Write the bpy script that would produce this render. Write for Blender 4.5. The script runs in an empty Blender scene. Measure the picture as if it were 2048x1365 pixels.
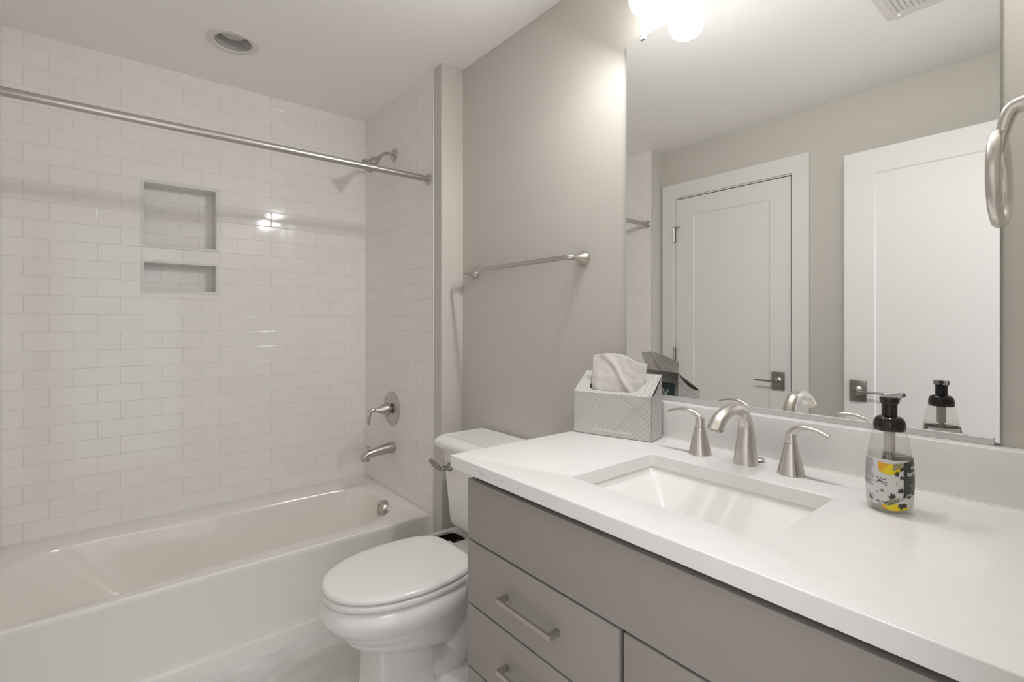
import bpy, bmesh, math, random
from mathutils import Vector, Matrix, noise
random.seed(7)
PI = math.pi
C = bpy.context.scene.collection
SC = bpy.context.scene

# ---------------------------------------------------------------- camera
cam = bpy.data.cameras.new('camera'); camo = bpy.data.objects.new('camera', cam); C.objects.link(camo)
camo.location = (0, 0, 1.262)
camo.rotation_euler = (PI/2, 0, -math.atan2(0.63080, 0.77595))
cam.sensor_width = 36.0; cam.lens = 991.54/2048*36.0
cam.shift_y = -(682.5-645.5)/2048
cam.clip_start = 0.01
SC.camera = camo
# ---------------------------------------------------------------- world, light, exposure
wd = bpy.data.worlds.new('world'); SC.world = wd; wd.use_nodes = True
bg = wd.node_tree.nodes['Background']; bg.inputs[0].default_value = (.97, .963, .985, 1); bg.inputs[1].default_value = 1.3
SHADE_STRENGTH = 8.0
SHADE_FILL_WATTS = 6.0
# added unseen fill light that shines in through the open doorway behind the camera
hl = bpy.data.lights.new('hall_fill_light', 'AREA'); hl.shape = 'RECTANGLE'; hl.size = 1.0; hl.size_y = 0.5; hl.energy = 7.0; hl.color = (.97, .963, .985)
hlo = bpy.data.objects.new('hall_fill_light', hl); C.objects.link(hlo)
hlo.location = (0.1, -0.75, 2.42); hlo.rotation_euler = (math.radians(35), 0, math.radians(-8))
SC.view_settings.view_transform = 'Standard'; SC.view_settings.look = 'None'
SC.view_settings.exposure = 0.17; SC.view_settings.gamma = 1.0; SC.view_settings.use_curve_mapping = False
SC.cycles.use_denoising = True
SC.cycles.transparent_max_bounces = 40; SC.cycles.max_bounces = 12; SC.cycles.diffuse_bounces = 7; SC.cycles.glossy_bounces = 6; SC.cycles.transmission_bounces = 10
SC.cycles.caustics_reflective = False; SC.cycles.caustics_refractive = False
SC.cycles.sample_clamp_indirect = 6.0

# ---------------------------------------------------------------- materials
def mat(name, col, rough=.5, metal=0., spec=.5, coat=0., **kw):
    m = bpy.data.materials.new(name); m.use_nodes = True
    b = m.node_tree.nodes['Principled BSDF']
    b.inputs['Base Color'].default_value = (*col, 1); b.inputs['Roughness'].default_value = rough
    b.inputs['Metallic'].default_value = metal; b.inputs['Specular IOR Level'].default_value = spec
    b.inputs['Coat Weight'].default_value = coat; b.inputs['Coat Roughness'].default_value = .03
    for k, v in kw.items(): b.inputs[k.replace('_', ' ')].default_value = v
    return m
def nb(m): return m.node_tree.nodes, m.node_tree.links, m.node_tree.nodes['Principled BSDF']
def bump_noise(m, scale, strength, dist=.001, detail=3):
    n, l, b = nb(m)
    tc = n.new('ShaderNodeTexCoord'); nz = n.new('ShaderNodeTexNoise'); nz.inputs['Scale'].default_value = scale; nz.inputs['Detail'].default_value = detail
    bp = n.new('ShaderNodeBump'); bp.inputs['Strength'].default_value = strength; bp.inputs['Distance'].default_value = dist
    l.new(tc.outputs['Object'], nz.inputs['Vector']); l.new(nz.outputs['Fac'], bp.inputs['Height']); l.new(bp.outputs['Normal'], b.inputs['Normal'])
def colour_noise(m, c1, c2, scale, detail=4, lo=.35, hi=.65, stretch=None):
    n, l, b = nb(m)
    tc = n.new('ShaderNodeTexCoord'); nz = n.new('ShaderNodeTexNoise'); nz.inputs['Scale'].default_value = scale; nz.inputs['Detail'].default_value = detail
    src = tc.outputs['Object']
    if stretch:
        mp = n.new('ShaderNodeMapping'); mp.inputs['Scale'].default_value = stretch; l.new(src, mp.inputs['Vector']); src = mp.outputs['Vector']
    cr = n.new('ShaderNodeValToRGB'); e = cr.color_ramp.elements
    e[0].position = lo; e[0].color = (*c1, 1); e[1].position = hi; e[1].color = (*c2, 1)
    l.new(src, nz.inputs['Vector']); l.new(nz.outputs['Fac'], cr.inputs['Fac']); l.new(cr.outputs['Color'], b.inputs['Base Color'])

WALLC = (.572, .550, .502)
M = {}
M['wall'] = mat('greige_wall_paint', WALLC, .62, spec=.3); bump_noise(M['wall'], 260, .12, .0006)
M['ceil'] = mat('ceiling_paint', (.88, .862, .84), .8, spec=.2); bump_noise(M['ceil'], 200, .1, .0006)
M['trim'] = mat('white_trim_paint', (.72, .705, .685), .42, spec=.4)
M['porc'] = mat('white_porcelain', (.83, .82, .80), .07, spec=.6); bump_noise(M['porc'], 6, .05, .004, 1)
M['seat'] = mat('toilet_seat_plastic', (.80, .79, .765), .16, spec=.5)
M['acryl'] = mat('tub_acrylic', (.80, .775, .75), .13, spec=.5)
M['basin'] = mat('tub_basin_acrylic', (.81, .78, .73), .13, spec=.5)
M['quartz'] = mat('white_quartz', (.80, .785, .765), .22, spec=.5)
colour_noise(M['quartz'], (.815, .805, .79), (.835, .825, .81), 30)
M['cab'] = mat('grey_cabinet_paint', (.33, .303, .278), .45, spec=.4)
M['gapshade'] = mat('gap_shadow_brown', (.10, .088, .08), .7)  # dark brown standing in for shade in gaps and behind louvres
M['nickel'] = mat('brushed_nickel', (.56, .535, .50), .26, 1.0)
M['nickelw'] = mat('brushed_nickel_warm', (.66, .63, .585), .25, 1.0)
for k in ('nickel', 'nickelw'):
    n, l, b = nb(M[k])
    tc = n.new('ShaderNodeTexCoord'); mp = n.new('ShaderNodeMapping'); mp.inputs['Scale'].default_value = (60, 60, 900)
    nz = n.new('ShaderNodeTexNoise'); nz.inputs['Scale'].default_value = 1.0; nz.inputs['Detail'].default_value = 2
    mr = n.new('ShaderNodeMapRange'); mr.inputs['To Min'].default_value = .245; mr.inputs['To Max'].default_value = .285
    l.new(tc.outputs['Object'], mp.inputs['Vector']); l.new(mp.outputs['Vector'], nz.inputs['Vector']); l.new(nz.outputs['Fac'], mr.inputs['Value']); l.new(mr.outputs['Result'], b.inputs['Roughness'])
M['darknickel'] = mat('dark_nickel', (.34, .32, .30), .3, 1.0)
M['chrome'] = mat('chrome', (.75, .74, .72), .08, 1.0)
M['mirror'] = mat('mirror_silver', (.93, .935, .925), .0, 1.0)
M['glassedge'] = mat('mirror_edge_glass', (.42, .46, .43), .15)
M['alu'] = mat('aluminium_channel', (.62, .61, .595), .35, .15)
M['clear'] = mat('clear_plastic', (.92, .92, .92), .12, spec=.8, Transmission_Weight=.2, IOR=1.45)
M['black'] = mat('black_pump_plastic', (.012, .009, .009), .13, spec=.5)
M['dark'] = mat('dark_hollow', (.018, .013, .011), .8, spec=.1)
M['pvc'] = mat('clear_bottle_plastic', (.985, .985, .975), .03, spec=.5, Transmission_Weight=1.0, IOR=1.12)
M['soap'] = mat('clear_soap', (.90, .90, .855), .0, spec=.3, Transmission_Weight=1.0, IOR=1.2)
M['tube'] = mat('milky_tube', (.62, .60, .57), .35, spec=.4)
M['label'] = mat('label_white', (.66, .65, .64), .35)
M['yellow'] = mat('label_yellow', (.80, .62, .005), .4)
M['orange'] = mat('label_orange', (.76, .38, .03), .4)
M['sage'] = mat('label_sage', (.30, .29, .15), .4)
M['leafk'] = mat('label_leaf_ink', (.035, .038, .032), .4)
M['panelk'] = mat('label_dark_panel', (.045, .055, .048), .4)
M['inkgrey'] = mat('label_small_print', (.16, .15, .15), .5)
M['scratch'] = mat('scratch_grey', (.36, .34, .32), .5)
M['white'] = mat('print_white', (.8, .8, .78), .5)
M['brown'] = mat('raw_cardboard', (.22, .16, .115), .8)
M['teal'] = mat('box_teal_panel', (.025, .075, .075), .5)
M['tissue'] = mat('tissue_paper', (.80, .78, .75), .9, spec=.1); bump_noise(M['tissue'], 180, .5, .0015, 4)
n, l, b = nb(M['tissue']); tr_ = n.new('ShaderNodeBsdfTranslucent'); tr_.inputs[0].default_value = (.85, .83, .80, 1); mx_ = n.new('ShaderNodeMixShader'); mx_.inputs[0].default_value = .38
l.new(b.outputs[0], mx_.inputs[1]); l.new(tr_.outputs[0], mx_.inputs[2]); l.new(mx_.outputs[0], n['Material Output'].inputs['Surface'])
M['floor'] = mat('mottled_grey_floor', (.4, .4, .4), .38, spec=.4); colour_noise(M['floor'], (.62, .60, .59), (.80, .785, .775), 5.5, 9, .3, .7)
M['diff'] = mat('lamp_lens', (.62, .585, .57), .45)
M['baffle'] = mat('recessed_baffle', (.36, .35, .33), .6)
M['ventw'] = mat('vent_white', (.70, .67, .64), .45)

def thin_clear(name, tint, refl):
    m = bpy.data.materials.new(name); m.use_nodes = True; n = m.node_tree.nodes; l = m.node_tree.links; n.clear()
    o = n.new('ShaderNodeOutputMaterial'); mx = n.new('ShaderNodeMixShader'); t = n.new('ShaderNodeBsdfTransparent'); g = n.new('ShaderNodeBsdfGlossy'); lw = n.new('ShaderNodeLayerWeight'); pw = n.new('ShaderNodeMath'); pw.operation = 'POWER'; pw.inputs[1].default_value = 3.5; ma = n.new('ShaderNodeMath'); ma.operation = 'MULTIPLY_ADD'; ma.inputs[1].default_value = .45; ma.inputs[2].default_value = refl; l.new(lw.outputs['Facing'], pw.inputs[0]); l.new(pw.outputs[0], ma.inputs[0])
    t.inputs[0].default_value = (*tint, 1); g.inputs['Roughness'].default_value = .03; g.inputs[0].default_value = (.9, .9, .9, 1); lw.inputs[0].default_value = .5
    l.new(ma.outputs[0], mx.inputs[0]); l.new(t.outputs[0], mx.inputs[1]); l.new(g.outputs[0], mx.inputs[2]); l.new(mx.outputs[0], o.inputs[0]); return m
M['pvc'] = thin_clear('clear_bottle_plastic', (.95, .945, .935), .035)
M['soap'] = thin_clear('clear_soap', (.91, .91, .88), .01)
def tile_material(name, axis, off):
    m = mat(name, (.7, .68, .65), .09, spec=.32); n, l, b = nb(m)
    tc = n.new('ShaderNodeTexCoord'); sp = n.new('ShaderNodeSeparateXYZ'); cb = n.new('ShaderNodeCombineXYZ')
    l.new(tc.outputs['Object'], sp.inputs[0])
    a1 = n.new('ShaderNodeMath'); a1.operation = 'SUBTRACT'; a1.inputs[1].default_value = off
    a2 = n.new('ShaderNodeMath'); a2.operation = 'SUBTRACT'; a2.inputs[1].default_value = .3705
    l.new(sp.outputs[axis], a1.inputs[0]); l.new(sp.outputs['Z'], a2.inputs[0])
    l.new(a1.outputs[0], cb.inputs[0]); l.new(a2.outputs[0], cb.inputs[1])
    def brick(ms, sm):
        br = n.new('ShaderNodeTexBrick'); br.offset = .5; br.offset_frequency = 2; br.squash = 1
        br.inputs['Scale'].default_value = 1; br.inputs['Brick Width'].default_value = .1545; br.inputs['Row Height'].default_value = .07723
        br.inputs['Mortar Size'].default_value = ms; br.inputs['Mortar Smooth'].default_value = sm; br.inputs['Bias'].default_value = 0
        l.new(cb.outputs[0], br.inputs['Vector']); return br
    br = brick(.0009, .0)
    br.inputs['Color1'].default_value = (.81, .789, .768, 1); br.inputs['Color2'].default_value = (.83, .809, .788, 1); br.inputs['Mortar'].default_value = (.68, .645, .60, 1)
    l.new(br.outputs['Color'], b.inputs['Base Color'])
    rm = n.new('ShaderNodeMapRange'); rm.inputs['To Min'].default_value = .07; rm.inputs['To Max'].default_value = .6
    l.new(br.outputs['Fac'], rm.inputs['Value']); l.new(rm.outputs['Result'], b.inputs['Roughness'])
    b2 = brick(.0030, .9)
    bp = n.new('ShaderNodeBump'); bp.invert = True; bp.inputs['Strength'].default_value = .4; bp.inputs['Distance'].default_value = .0014
    l.new(b2.outputs['Fac'], bp.inputs['Height'])
    nz = n.new('ShaderNodeTexNoise'); nz.inputs['Scale'].default_value = 11; nz.inputs['Detail'].default_value = 1
    l.new(tc.outputs['Object'], nz.inputs['Vector'])
    bp2 = n.new('ShaderNodeBump'); bp2.inputs['Strength'].default_value = .25; bp2.inputs['Distance'].default_value = .0012
    l.new(nz.outputs['Fac'], bp2.inputs['Height']); l.new(bp.outputs['Normal'], bp2.inputs['Normal']); l.new(bp2.outputs['Normal'], b.inputs['Normal'])
    return m
M['tile_x'] = tile_material('subway_tile_back', 'X', .116-.1545*10)
M['tile_y'] = tile_material('subway_tile_end', 'Y', 2.802-.1545*30)

def box_pattern():
    """grey on grey diamond print with thin dark crossing lines, laid out in the carton's own coordinates"""
    m = mat('tissue_carton_print', (.5, .48, .45), .42); n, l, b = nb(m)
    tc = n.new('ShaderNodeTexCoord'); sp = n.new('ShaderNodeSeparateXYZ'); l.new(tc.outputs['Object'], sp.inputs[0])
    def mt(op, a, bb=None, c=None):
        x = n.new('ShaderNodeMath'); x.operation = op
        for i, v in enumerate((a, bb, c)):
            if v is None: continue
            if isinstance(v, (int, float)): x.inputs[i].default_value = v
            else: l.new(v, x.inputs[i])
        return x.outputs[0]
    u = mt('ADD', sp.outputs['X'], mt('MULTIPLY', sp.outputs['Y'], .6)); v = sp.outputs['Z']
    pu = mt('PINGPONG', u, .0365); pv = mt('PINGPONG', v, .0275)
    d = mt('ADD', mt('MULTIPLY', pu, 1.0), mt('MULTIPLY', pv, 1.0))
    s = mt('SINE', mt('MULTIPLY', d, 2*PI/.0125))
    band = mt('GREATER_THAN', s, .25)
    def line(a, bb, c, w):
        x = mt('ADD', mt('ADD', mt('MULTIPLY', u, a), mt('MULTIPLY', v, bb)), -c)
        return mt('LESS_THAN', mt('ABSOLUTE', x), w)
    ls = None
    for a, bb, c in ((.70, -.71, .075), (.70, -.71, .080), (.70, -.71, .085), (.70, -.71, .098), (.70, -.71, -.10), (.70, -.71, -.02), (.66, .75, .19), (.66, .75, .197), (.66, .75, .30)):
        q = line(a, bb, c, .00035); ls = q if ls is None else mt('MAXIMUM', ls, q)
    mx = n.new('ShaderNodeMix'); mx.data_type = 'RGBA'; mx.inputs['A'].default_value = (.50, .485, .462, 1); mx.inputs['B'].default_value = (.585, .57, .548, 1)
    l.new(band, mx.inputs['Factor'])
    m2 = n.new('ShaderNodeMix'); m2.data_type = 'RGBA'; m2.inputs['B'].default_value = (.27, .25, .22, 1)
    l.new(ls, m2.inputs['Factor']); l.new(mx.outputs['Result'], m2.inputs['A']); l.new(m2.outputs['Result'], b.inputs['Base Color'])
    return m
M['carton'] = box_pattern(); M['carton2'] = mat('carton_print_strip', (.62, .61, .59), .42)
def emis(name, col, s):
    m = mat(name, col, .4); b = m.node_tree.nodes['Principled BSDF']
    b.inputs['Emission Color'].default_value = (*col, 1); b.inputs['Emission Strength'].default_value = s; return m
M['shade'] = emis('lit_opal_glass', (1.0, .975, .945), SHADE_STRENGTH)

# ---------------------------------------------------------------- mesh helpers
def setprops(o, label=None, cat=None, group=None, kind=None):
    if label: o['label'] = label
    if cat: o['category'] = cat
    if group: o['group'] = group
    if kind: o['kind'] = kind
    return o
def sharpen(bm, ang=35):
    for f in bm.faces: f.smooth = True
    for e in bm.edges:
        e.smooth = not (len(e.link_faces) == 2 and e.calc_face_angle(0) > math.radians(ang))
def obj(name, bm, m, parent=None, ang=35, fix=True):
    if fix: bmesh.ops.recalc_face_normals(bm, faces=bm.faces[:])
    sharpen(bm, ang)
    me = bpy.data.meshes.new(name); bm.to_mesh(me); bm.free()
    if m: me.materials.append(M[m] if isinstance(m, str) else m)
    o = bpy.data.objects.new(name, me); C.objects.link(o)
    if parent: o.parent = parent; o.matrix_parent_inverse = Matrix.Translation(parent.location).inverted() if parent.type == 'EMPTY' and parent.rotation_euler[:] == (0, 0, 0) else parent_inv(parent)
    return o
def parent_inv(p):
    m = Matrix.LocRotScale(p.location, p.rotation_euler, p.scale)
    if p.parent: m = p.parent.matrix_world @ m
    bpy.context.view_layer.update()
    return p.matrix_world.inverted()
def empty(name, loc, label, cat, group=None):
    o = bpy.data.objects.new(name, None); C.objects.link(o); o.location = loc; o.empty_display_size = .05
    return setprops(o, label, cat, group)
def box(bm, lo, hi, bev=0., seg=2):
    vs = [bm.verts.new((x, y, z)) for x in (lo[0], hi[0]) for y in (lo[1], hi[1]) for z in (lo[2], hi[2])]
    fs = [bm.faces.new([vs[i] for i in q]) for q in ((0,1,3,2),(4,6,7,5),(0,4,5,1),(2,3,7,6),(0,2,6,4),(1,5,7,3))]
    if bev: bmesh.ops.bevel(bm, geom=list({e for f in fs for e in f.edges}), offset=bev, segments=seg, profile=.5, affect='EDGES')
    return bm
def nbox(lo, hi, bev=0., seg=2): return box(bmesh.new(), lo, hi, bev, seg)
def rings(bm, rs, cap0=True, cap1=True, closed=True):
    """loft a list of rings of 3D points"""
    V = [[bm.verts.new(p) for p in r] for r in rs]; n = len(V[0])
    for a, b in zip(V, V[1:]):
        for i in range(n if closed else n-1):
            j = (i+1) % n; bm.faces.new((a[i], a[j], b[j], b[i]))
    if cap0: bm.faces.new(V[0][::-1])
    if cap1: bm.faces.new(V[-1])
    return V
def lathe(bm, prof, c=(0, 0, 0), axis='Z', n=40, cap=True, mtx=None, sx=1, sy=1):
    rs = []
    for r, h in prof:
        ring = []
        for i in range(n):
            a = 2*PI*i/n; p = Vector((max(r, 1e-5)*math.cos(a)*sx, max(r, 1e-5)*math.sin(a)*sy, h))
            if mtx: p = mtx @ p
            ring.append(p+Vector(c))
        rs.append(ring)
    rings(bm, rs, cap, cap)
    return bm
def aim(d, roll=0):
    return Vector(d).normalized().to_track_quat('Z', 'Y').to_matrix() @ Matrix.Rotation(roll, 3, 'Z')
def smooth_path(pts, n=8):
    P = [Vector(p) for p in pts]; out = []
    Q = [P[0]*2-P[1]]+P+[P[-1]*2-P[-2]]
    for i in range(1, len(Q)-2):
        for k in range(n):
            t = k/n; a, b, c, d = Q[i-1:i+3]
            out.append(.5*((2*b)+(c-a)*t+(2*a-5*b+4*c-d)*t*t+(3*b-a-3*c+d)*t**3))
    out.append(P[-1]); return out
def interp(vals, n=8):
    return [v[0] for v in [tuple(p) for p in smooth_path([(v, 0, 0) for v in vals], n)]]
def tube(bm, pts, rad, n=16, rad2=None, cap=True, up=(0, 0, 1)):
    pts = [Vector(p) for p in pts]; m = len(pts)
    if not hasattr(rad, '__len__'): rad = [rad]*m
    rad2 = rad2 or rad
    if not hasattr(rad2, '__len__'): rad2 = [rad2]*m
    rs = []; U = Vector(up)
    for i, p in enumerate(pts):
        t = (pts[min(i+1, m-1)]-pts[max(i-1, 0)]).normalized()
        s = t.cross(U)
        if s.length < 1e-4: s = t.cross(Vector((1, 0, 0)))
        s.normalize(); w = s.cross(t).normalized(); U = w
        rs.append([p+s*rad[i]*math.cos(2*PI*k/n)+w*rad2[i]*math.sin(2*PI*k/n) for k in range(n)])
    rings(bm, rs, cap, cap); return bm
def plate(bm, us, vs, holes, f, w0, w1):
    """slab between depths w0 and w1 with rectangular holes (u0,u1,v0,v1); f(u,v,w)->3D"""
    us = sorted(set(us+[h[0] for h in holes]+[h[1] for h in holes])); vs = sorted(set(vs+[h[2] for h in holes]+[h[3] for h in holes]))
    cache = {}
    def vt(i, j, k):
        if (i, j, k) not in cache: cache[i, j, k] = bm.verts.new(f(us[i], vs[j], (w0, w1)[k]))
        return cache[i, j, k]
    def solid(i, j):
        if not (0 <= i < len(us)-1 and 0 <= j < len(vs)-1): return False
        cu = (us[i]+us[i+1])/2; cv = (vs[j]+vs[j+1])/2
        return not any(h[0] < cu < h[1] and h[2] < cv < h[3] for h in holes)
    for i in range(len(us)-1):
        for j in range(len(vs)-1):
            if not solid(i, j): continue
            for k in (0, 1): bm.faces.new([vt(i, j, k), vt(i+1, j, k), vt(i+1, j+1, k), vt(i, j+1, k)])
            if not solid(i-1, j): bm.faces.new([vt(i, j, 0), vt(i, j+1, 0), vt(i, j+1, 1), vt(i, j, 1)])
            if not solid(i+1, j): bm.faces.new([vt(i+1, j, 0), vt(i+1, j+1, 0), vt(i+1, j+1, 1), vt(i+1, j, 1)])
            if not solid(i, j-1): bm.faces.new([vt(i, j, 0), vt(i+1, j, 0), vt(i+1, j, 1), vt(i, j, 1)])
            if not solid(i, j+1): bm.faces.new([vt(i, j+1, 0), vt(i+1, j+1, 0), vt(i+1, j+1, 1), vt(i, j+1, 1)])
    return bm
def prism(bm, poly, a, b, f):
    """extrude a 2D polygon between a and b; f(u,v,w)->3D"""
    rings(bm, [[f(u, v, a) for u, v in poly], [f(u, v, b) for u, v in poly]]); return bm
def rrect(x0, x1, y0, y1, r, n=6):
    out = []
    for cx, cy, a0 in ((x1-r, y1-r, 0), (x0+r, y1-r, PI/2), (x0+r, y0+r, PI), (x1-r, y0+r, 1.5*PI)):
        for i in range(n+1):
            a = a0+PI/2*i/n; out.append((cx+r*math.cos(a), cy+r*math.sin(a)))
    return out

W, D, XR, XL, XO, CZ = 1.281, 2.802, 1.169, -.329, -.434, 2.44   # mirror wall, tiled back wall, tub end walls, opposite wall, ceiling
KT = .9325                                                            # worktop height
STR = 'structure'
# ================================================================ SETTING
setprops(obj('floor', nbox((XO-.1, -.12, -.08), (W+.1, D+.12, 0)), 'floor'), 'mottled grey floor between the bathtub and the toilet', 'floor', kind=STR)
# ceiling with a round hole for the recessed light
LX, LY, LR = .405, 2.355, .072
bm = bmesh.new(); s = .12
plate(bm, [XO-.1, W+.1], [-.12, D+.12], [(LX-s, LX+s, LY-s, LY+s)], lambda u, v, w: (u, v, w), CZ, CZ+.12)
n = 48; inner = []; outer = []
for i in range(n):
    a = 2*PI*i/n; c, q = math.cos(a), math.sin(a); k = s/max(abs(c), abs(q))
    inner.append((LX+LR*c, LY+LR*q, CZ)); outer.append((LX+k*c, LY+k*q, CZ))
rings(bm, [outer, inner], False, False)
setprops(obj('ceiling', bm, 'ceil'), 'flat off-white painted ceiling', 'ceiling', kind=STR)
# mirror wall + return jamb beside the tub
bm = nbox((W, -.12, 0), (W+.1, 1.94, CZ))
setprops(obj('wall_return_right', nbox((XR, 1.94, 0), (W+.1, 2.02, CZ), .002, 1), 'wall'), 'narrow greige wall end beside the bathtub', 'wall', kind=STR)
setprops(obj('wall_right', bm, 'wall'), 'greige wall carrying the mirror and towel bar', 'wall', kind=STR)
setprops(obj('wall_alcove_right', nbox((XR, 2.02, 0), (XR+.1, D+.1, CZ)), 'tile_y'), 'white subway tiled end wall with the shower head', 'wall', kind=STR)
setprops(obj('trim_1', nbox((XR-.003, 2.013, 0), (XR+.01, 2.0215, CZ), .002), 'trim'), 'thin white tile edge trim beside the toilet', 'trim', kind=STR)
# opposite (left) wall with a door opening, alcove end
CY0, CY1, CTOP = 1.172, 1.908, 2.094
bm = bmesh.new(); plate(bm, [-.12, 2.02], [0, CZ], [(CY0-.02, CY1+.02, -.0, CTOP+.02)], lambda u, v, w: (w, u, v), XO-.12, XO)
box(bm, (XO-.1, 2.02, 0), (XL, 2.03, CZ))
setprops(obj('wall_left', bm, 'wall'), 'greige wall with the closed door, seen in the mirror', 'wall', kind=STR)
setprops(obj('wall_alcove_left', nbox((XL-.1, 2.03, 0), (XL, D+.1, CZ)), 'tile_y'), 'white subway tiled end wall at the far end of the bathtub', 'wall', kind=STR)
# front wall with the doorway the camera stands in
bm = bmesh.new(); plate(bm, [XO-.1, W+.1], [0, CZ], [(-.30, .50, -.0, 2.11)], lambda u, v, w: (u, w, v), -.11, .02)
setprops(obj('wall_front', bm, 'wall'), 'greige wall around the open doorway', 'wall', kind=STR)
# back wall with two niches
N1 = (.123, .407, 1.618, 1.903); N2 = (.123, .407, 1.409, 1.538)
bm = bmesh.new(); plate(bm, [XL-.1, XR+.1], [0, CZ], [N1, N2], lambda u, v, w: (u, w, v), D, D+.088)
box(bm, (XL-.1, D+.088, 0), (XR+.1, D+.14, CZ))
wb = setprops(obj('wall_back', bm, 'tile_x'), 'white subway tiled long wall above the bathtub with two niches', 'wall', kind=STR)
for N in (N1, N2):
    bm = bmesh.new(); t = .0105
    plate(bm, [N[0]-t, N[1]+t], [N[2]-t, N[3]+t], [N], lambda u, v, w: (u, w, v), D-.003, D+.0)
    plate(bm, [N[0]-.0005, N[1]+.0005], [N[2]-.0005, N[3]+.0005], [(N[0]+.0015, N[1]-.0015, N[2]+.0015, N[3]-.0015)], lambda u, v, w: (u, w, v), D-.003, D+.087)
    tr = obj('niche_trim', bm, 'trim', wb); tr['label'] = 'white border and sides lining the wall niche'

# doors
def lever(name, parent, org, nx, sgn, mt='darknickel'):
    """lever handle with a square plate on a surface facing nx (world x sign), lever pointing along sgn*y"""
    x, y, z = org
    pl = obj('backplate', nbox((x if nx > 0 else x-.008, y-.036, z-.052), (x+.008 if nx > 0 else x, y+.036, z+.052), .003), mt, parent)
    bm = bmesh.new()
    R = aim((nx, 0, 0))
    lathe(bm, [(.024, .007), (.024, .012), (.017, .016), (.012, .018), (.012, .045), (.0145, .047), (.0145, .056), (.013, .058)], (x, y, z), mtx=R, n=28)
    tube(bm, [(x+nx*.050, y, z), (x+nx*.050, y+sgn*.03, z), (x+nx*.048, y+sgn*.115, z+.001)], [.006, .0055, .005], n=14)
    h = obj('door_lever', bm, mt, pl); return pl
def slab(bm, u0, u1, v0, v1, w0, w1, f, pan):
    """one-panel door: stiles and rails around a recessed panel"""
    plate(bm, [u0, u1], [v0, v1], [pan], f, w0, w1)
    rc = .006; b = .0065
    a, b_, c, d = pan
    for s0, s1 in ((w1, w1-rc), (w0, w0+rc)):
        o = [f(a, c, s0), f(b_, c, s0), f(b_, d, s0), f(a, d, s0)]
        i = [f(a+b, c+b, s1), f(b_-b, c+b, s1), f(b_-b, d-b, s1), f(a+b, d-b, s1)]
        rings(bm, [o, i], False, True)
    return bm
e = bpy.data.objects.new('door_1', None); C.objects.link(e); e.location = (XO, 1.54, 0); setprops(e, 'closed white one-panel door seen in the mirror, lever on its right', 'door', kind=STR); door1 = e
bm = bmesh.new(); slab(bm, CY0+.0045, CY1-.004, .01, CTOP-.0055, -.035, 0, lambda u, v, w: (XO+.004+w, u, v), (CY0+.118, CY1-.13, .25, 1.978))
obj('door_panel', bm, 'trim', door1)
lever('handle', door1, (XO+.004, 1.243, .927), 1, 1)
for i, z in enumerate((1.85, 1.045, .24)):
    bm = bmesh.new(); lathe(bm, [(.0062, -.046), (.0062, .046)], (XO+.018, CY1+.004, z), n=14)
    for k in range(4): lathe(bm, [(.0066, -.046+k*.023+.001), (.0066, -.046+k*.023+.02)], (XO+.018, CY1+.004, z), n=14)
    lathe(bm, [(.0072, .046), (.0072, .050), (.003, .053)], (XO+.018, CY1+.004, z), n=14)
    box(bm, (XO+.002, CY1-.002, z-.046), (XO+.0195, CY1+.006, z+.046))
    h = obj('hinge', bm, 'nickel', door1)
    if i == 0:
        bm = bmesh.new(); tube(bm, [(XO+.022, CY1+.006, z+.054), (XO+.032, CY1-.03, z+.053), (XO+.028, CY1-.048, z+.050)], [.0022, .0022, .0045], n=10)
        tube(bm, [(XO+.018, CY1+.004, z+.054), (XO+.012, CY1-.018, z+.050)], .003, n=8)
        obj('door_stop', bm, 'nickel', h)
bm = bmesh.new(); t = .092
plate(bm, [CY0-t-.002, CY1+t+.002], [0, CTOP+t+.008], [(CY0-.007, CY1+.007, 0, CTOP+.007)], lambda u, v, w: (w, u, v), XO, XO+.018)
plate(bm, [CY0-.018, CY1+.018], [0, CTOP+.018], [(CY0, CY1, 0, CTOP)], lambda u, v, w: (w, u, v), XO-.10, XO+.004)
box(bm, (XO-.12, CY0-.02, 0), (XO-.10, CY1+.02, CTOP+.02))
setprops(obj('trim_2', bm, 'trim'), 'flat white casing around the closed door', 'door casing', kind=STR)
e = bpy.data.objects.new('door_2', None); C.objects.link(e); e.location = (-.268, .03, 0); setprops(e, 'open white one-panel door standing along the wall, seen in the mirror', 'door', kind=STR); door2 = e
A2 = math.radians(2.4)
def fd2(u, v, w):   # u along the door from hinge, w thickness
    return (-.268-math.sin(A2)*u+math.cos(A2)*w, .03+math.cos(A2)*u+math.sin(A2)*w, v)
bm = bmesh.new(); slab(bm, 0, .846, .01, 2.096, -.036, 0, fd2, (.12, .72, .25, 1.982)); obj('door_panel', bm, 'trim', door2)
p = fd2(.786, .928, 0); lever('handle', door2, p, 1, -1)
p = fd2(.847, .93, -.018); obj('latch', nbox((p[0]-.008, p[1]-.001, p[2]-.028), (p[0]+.010, p[1]+.0025, p[2]+.028), .001), 'darknickel', door2)

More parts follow.
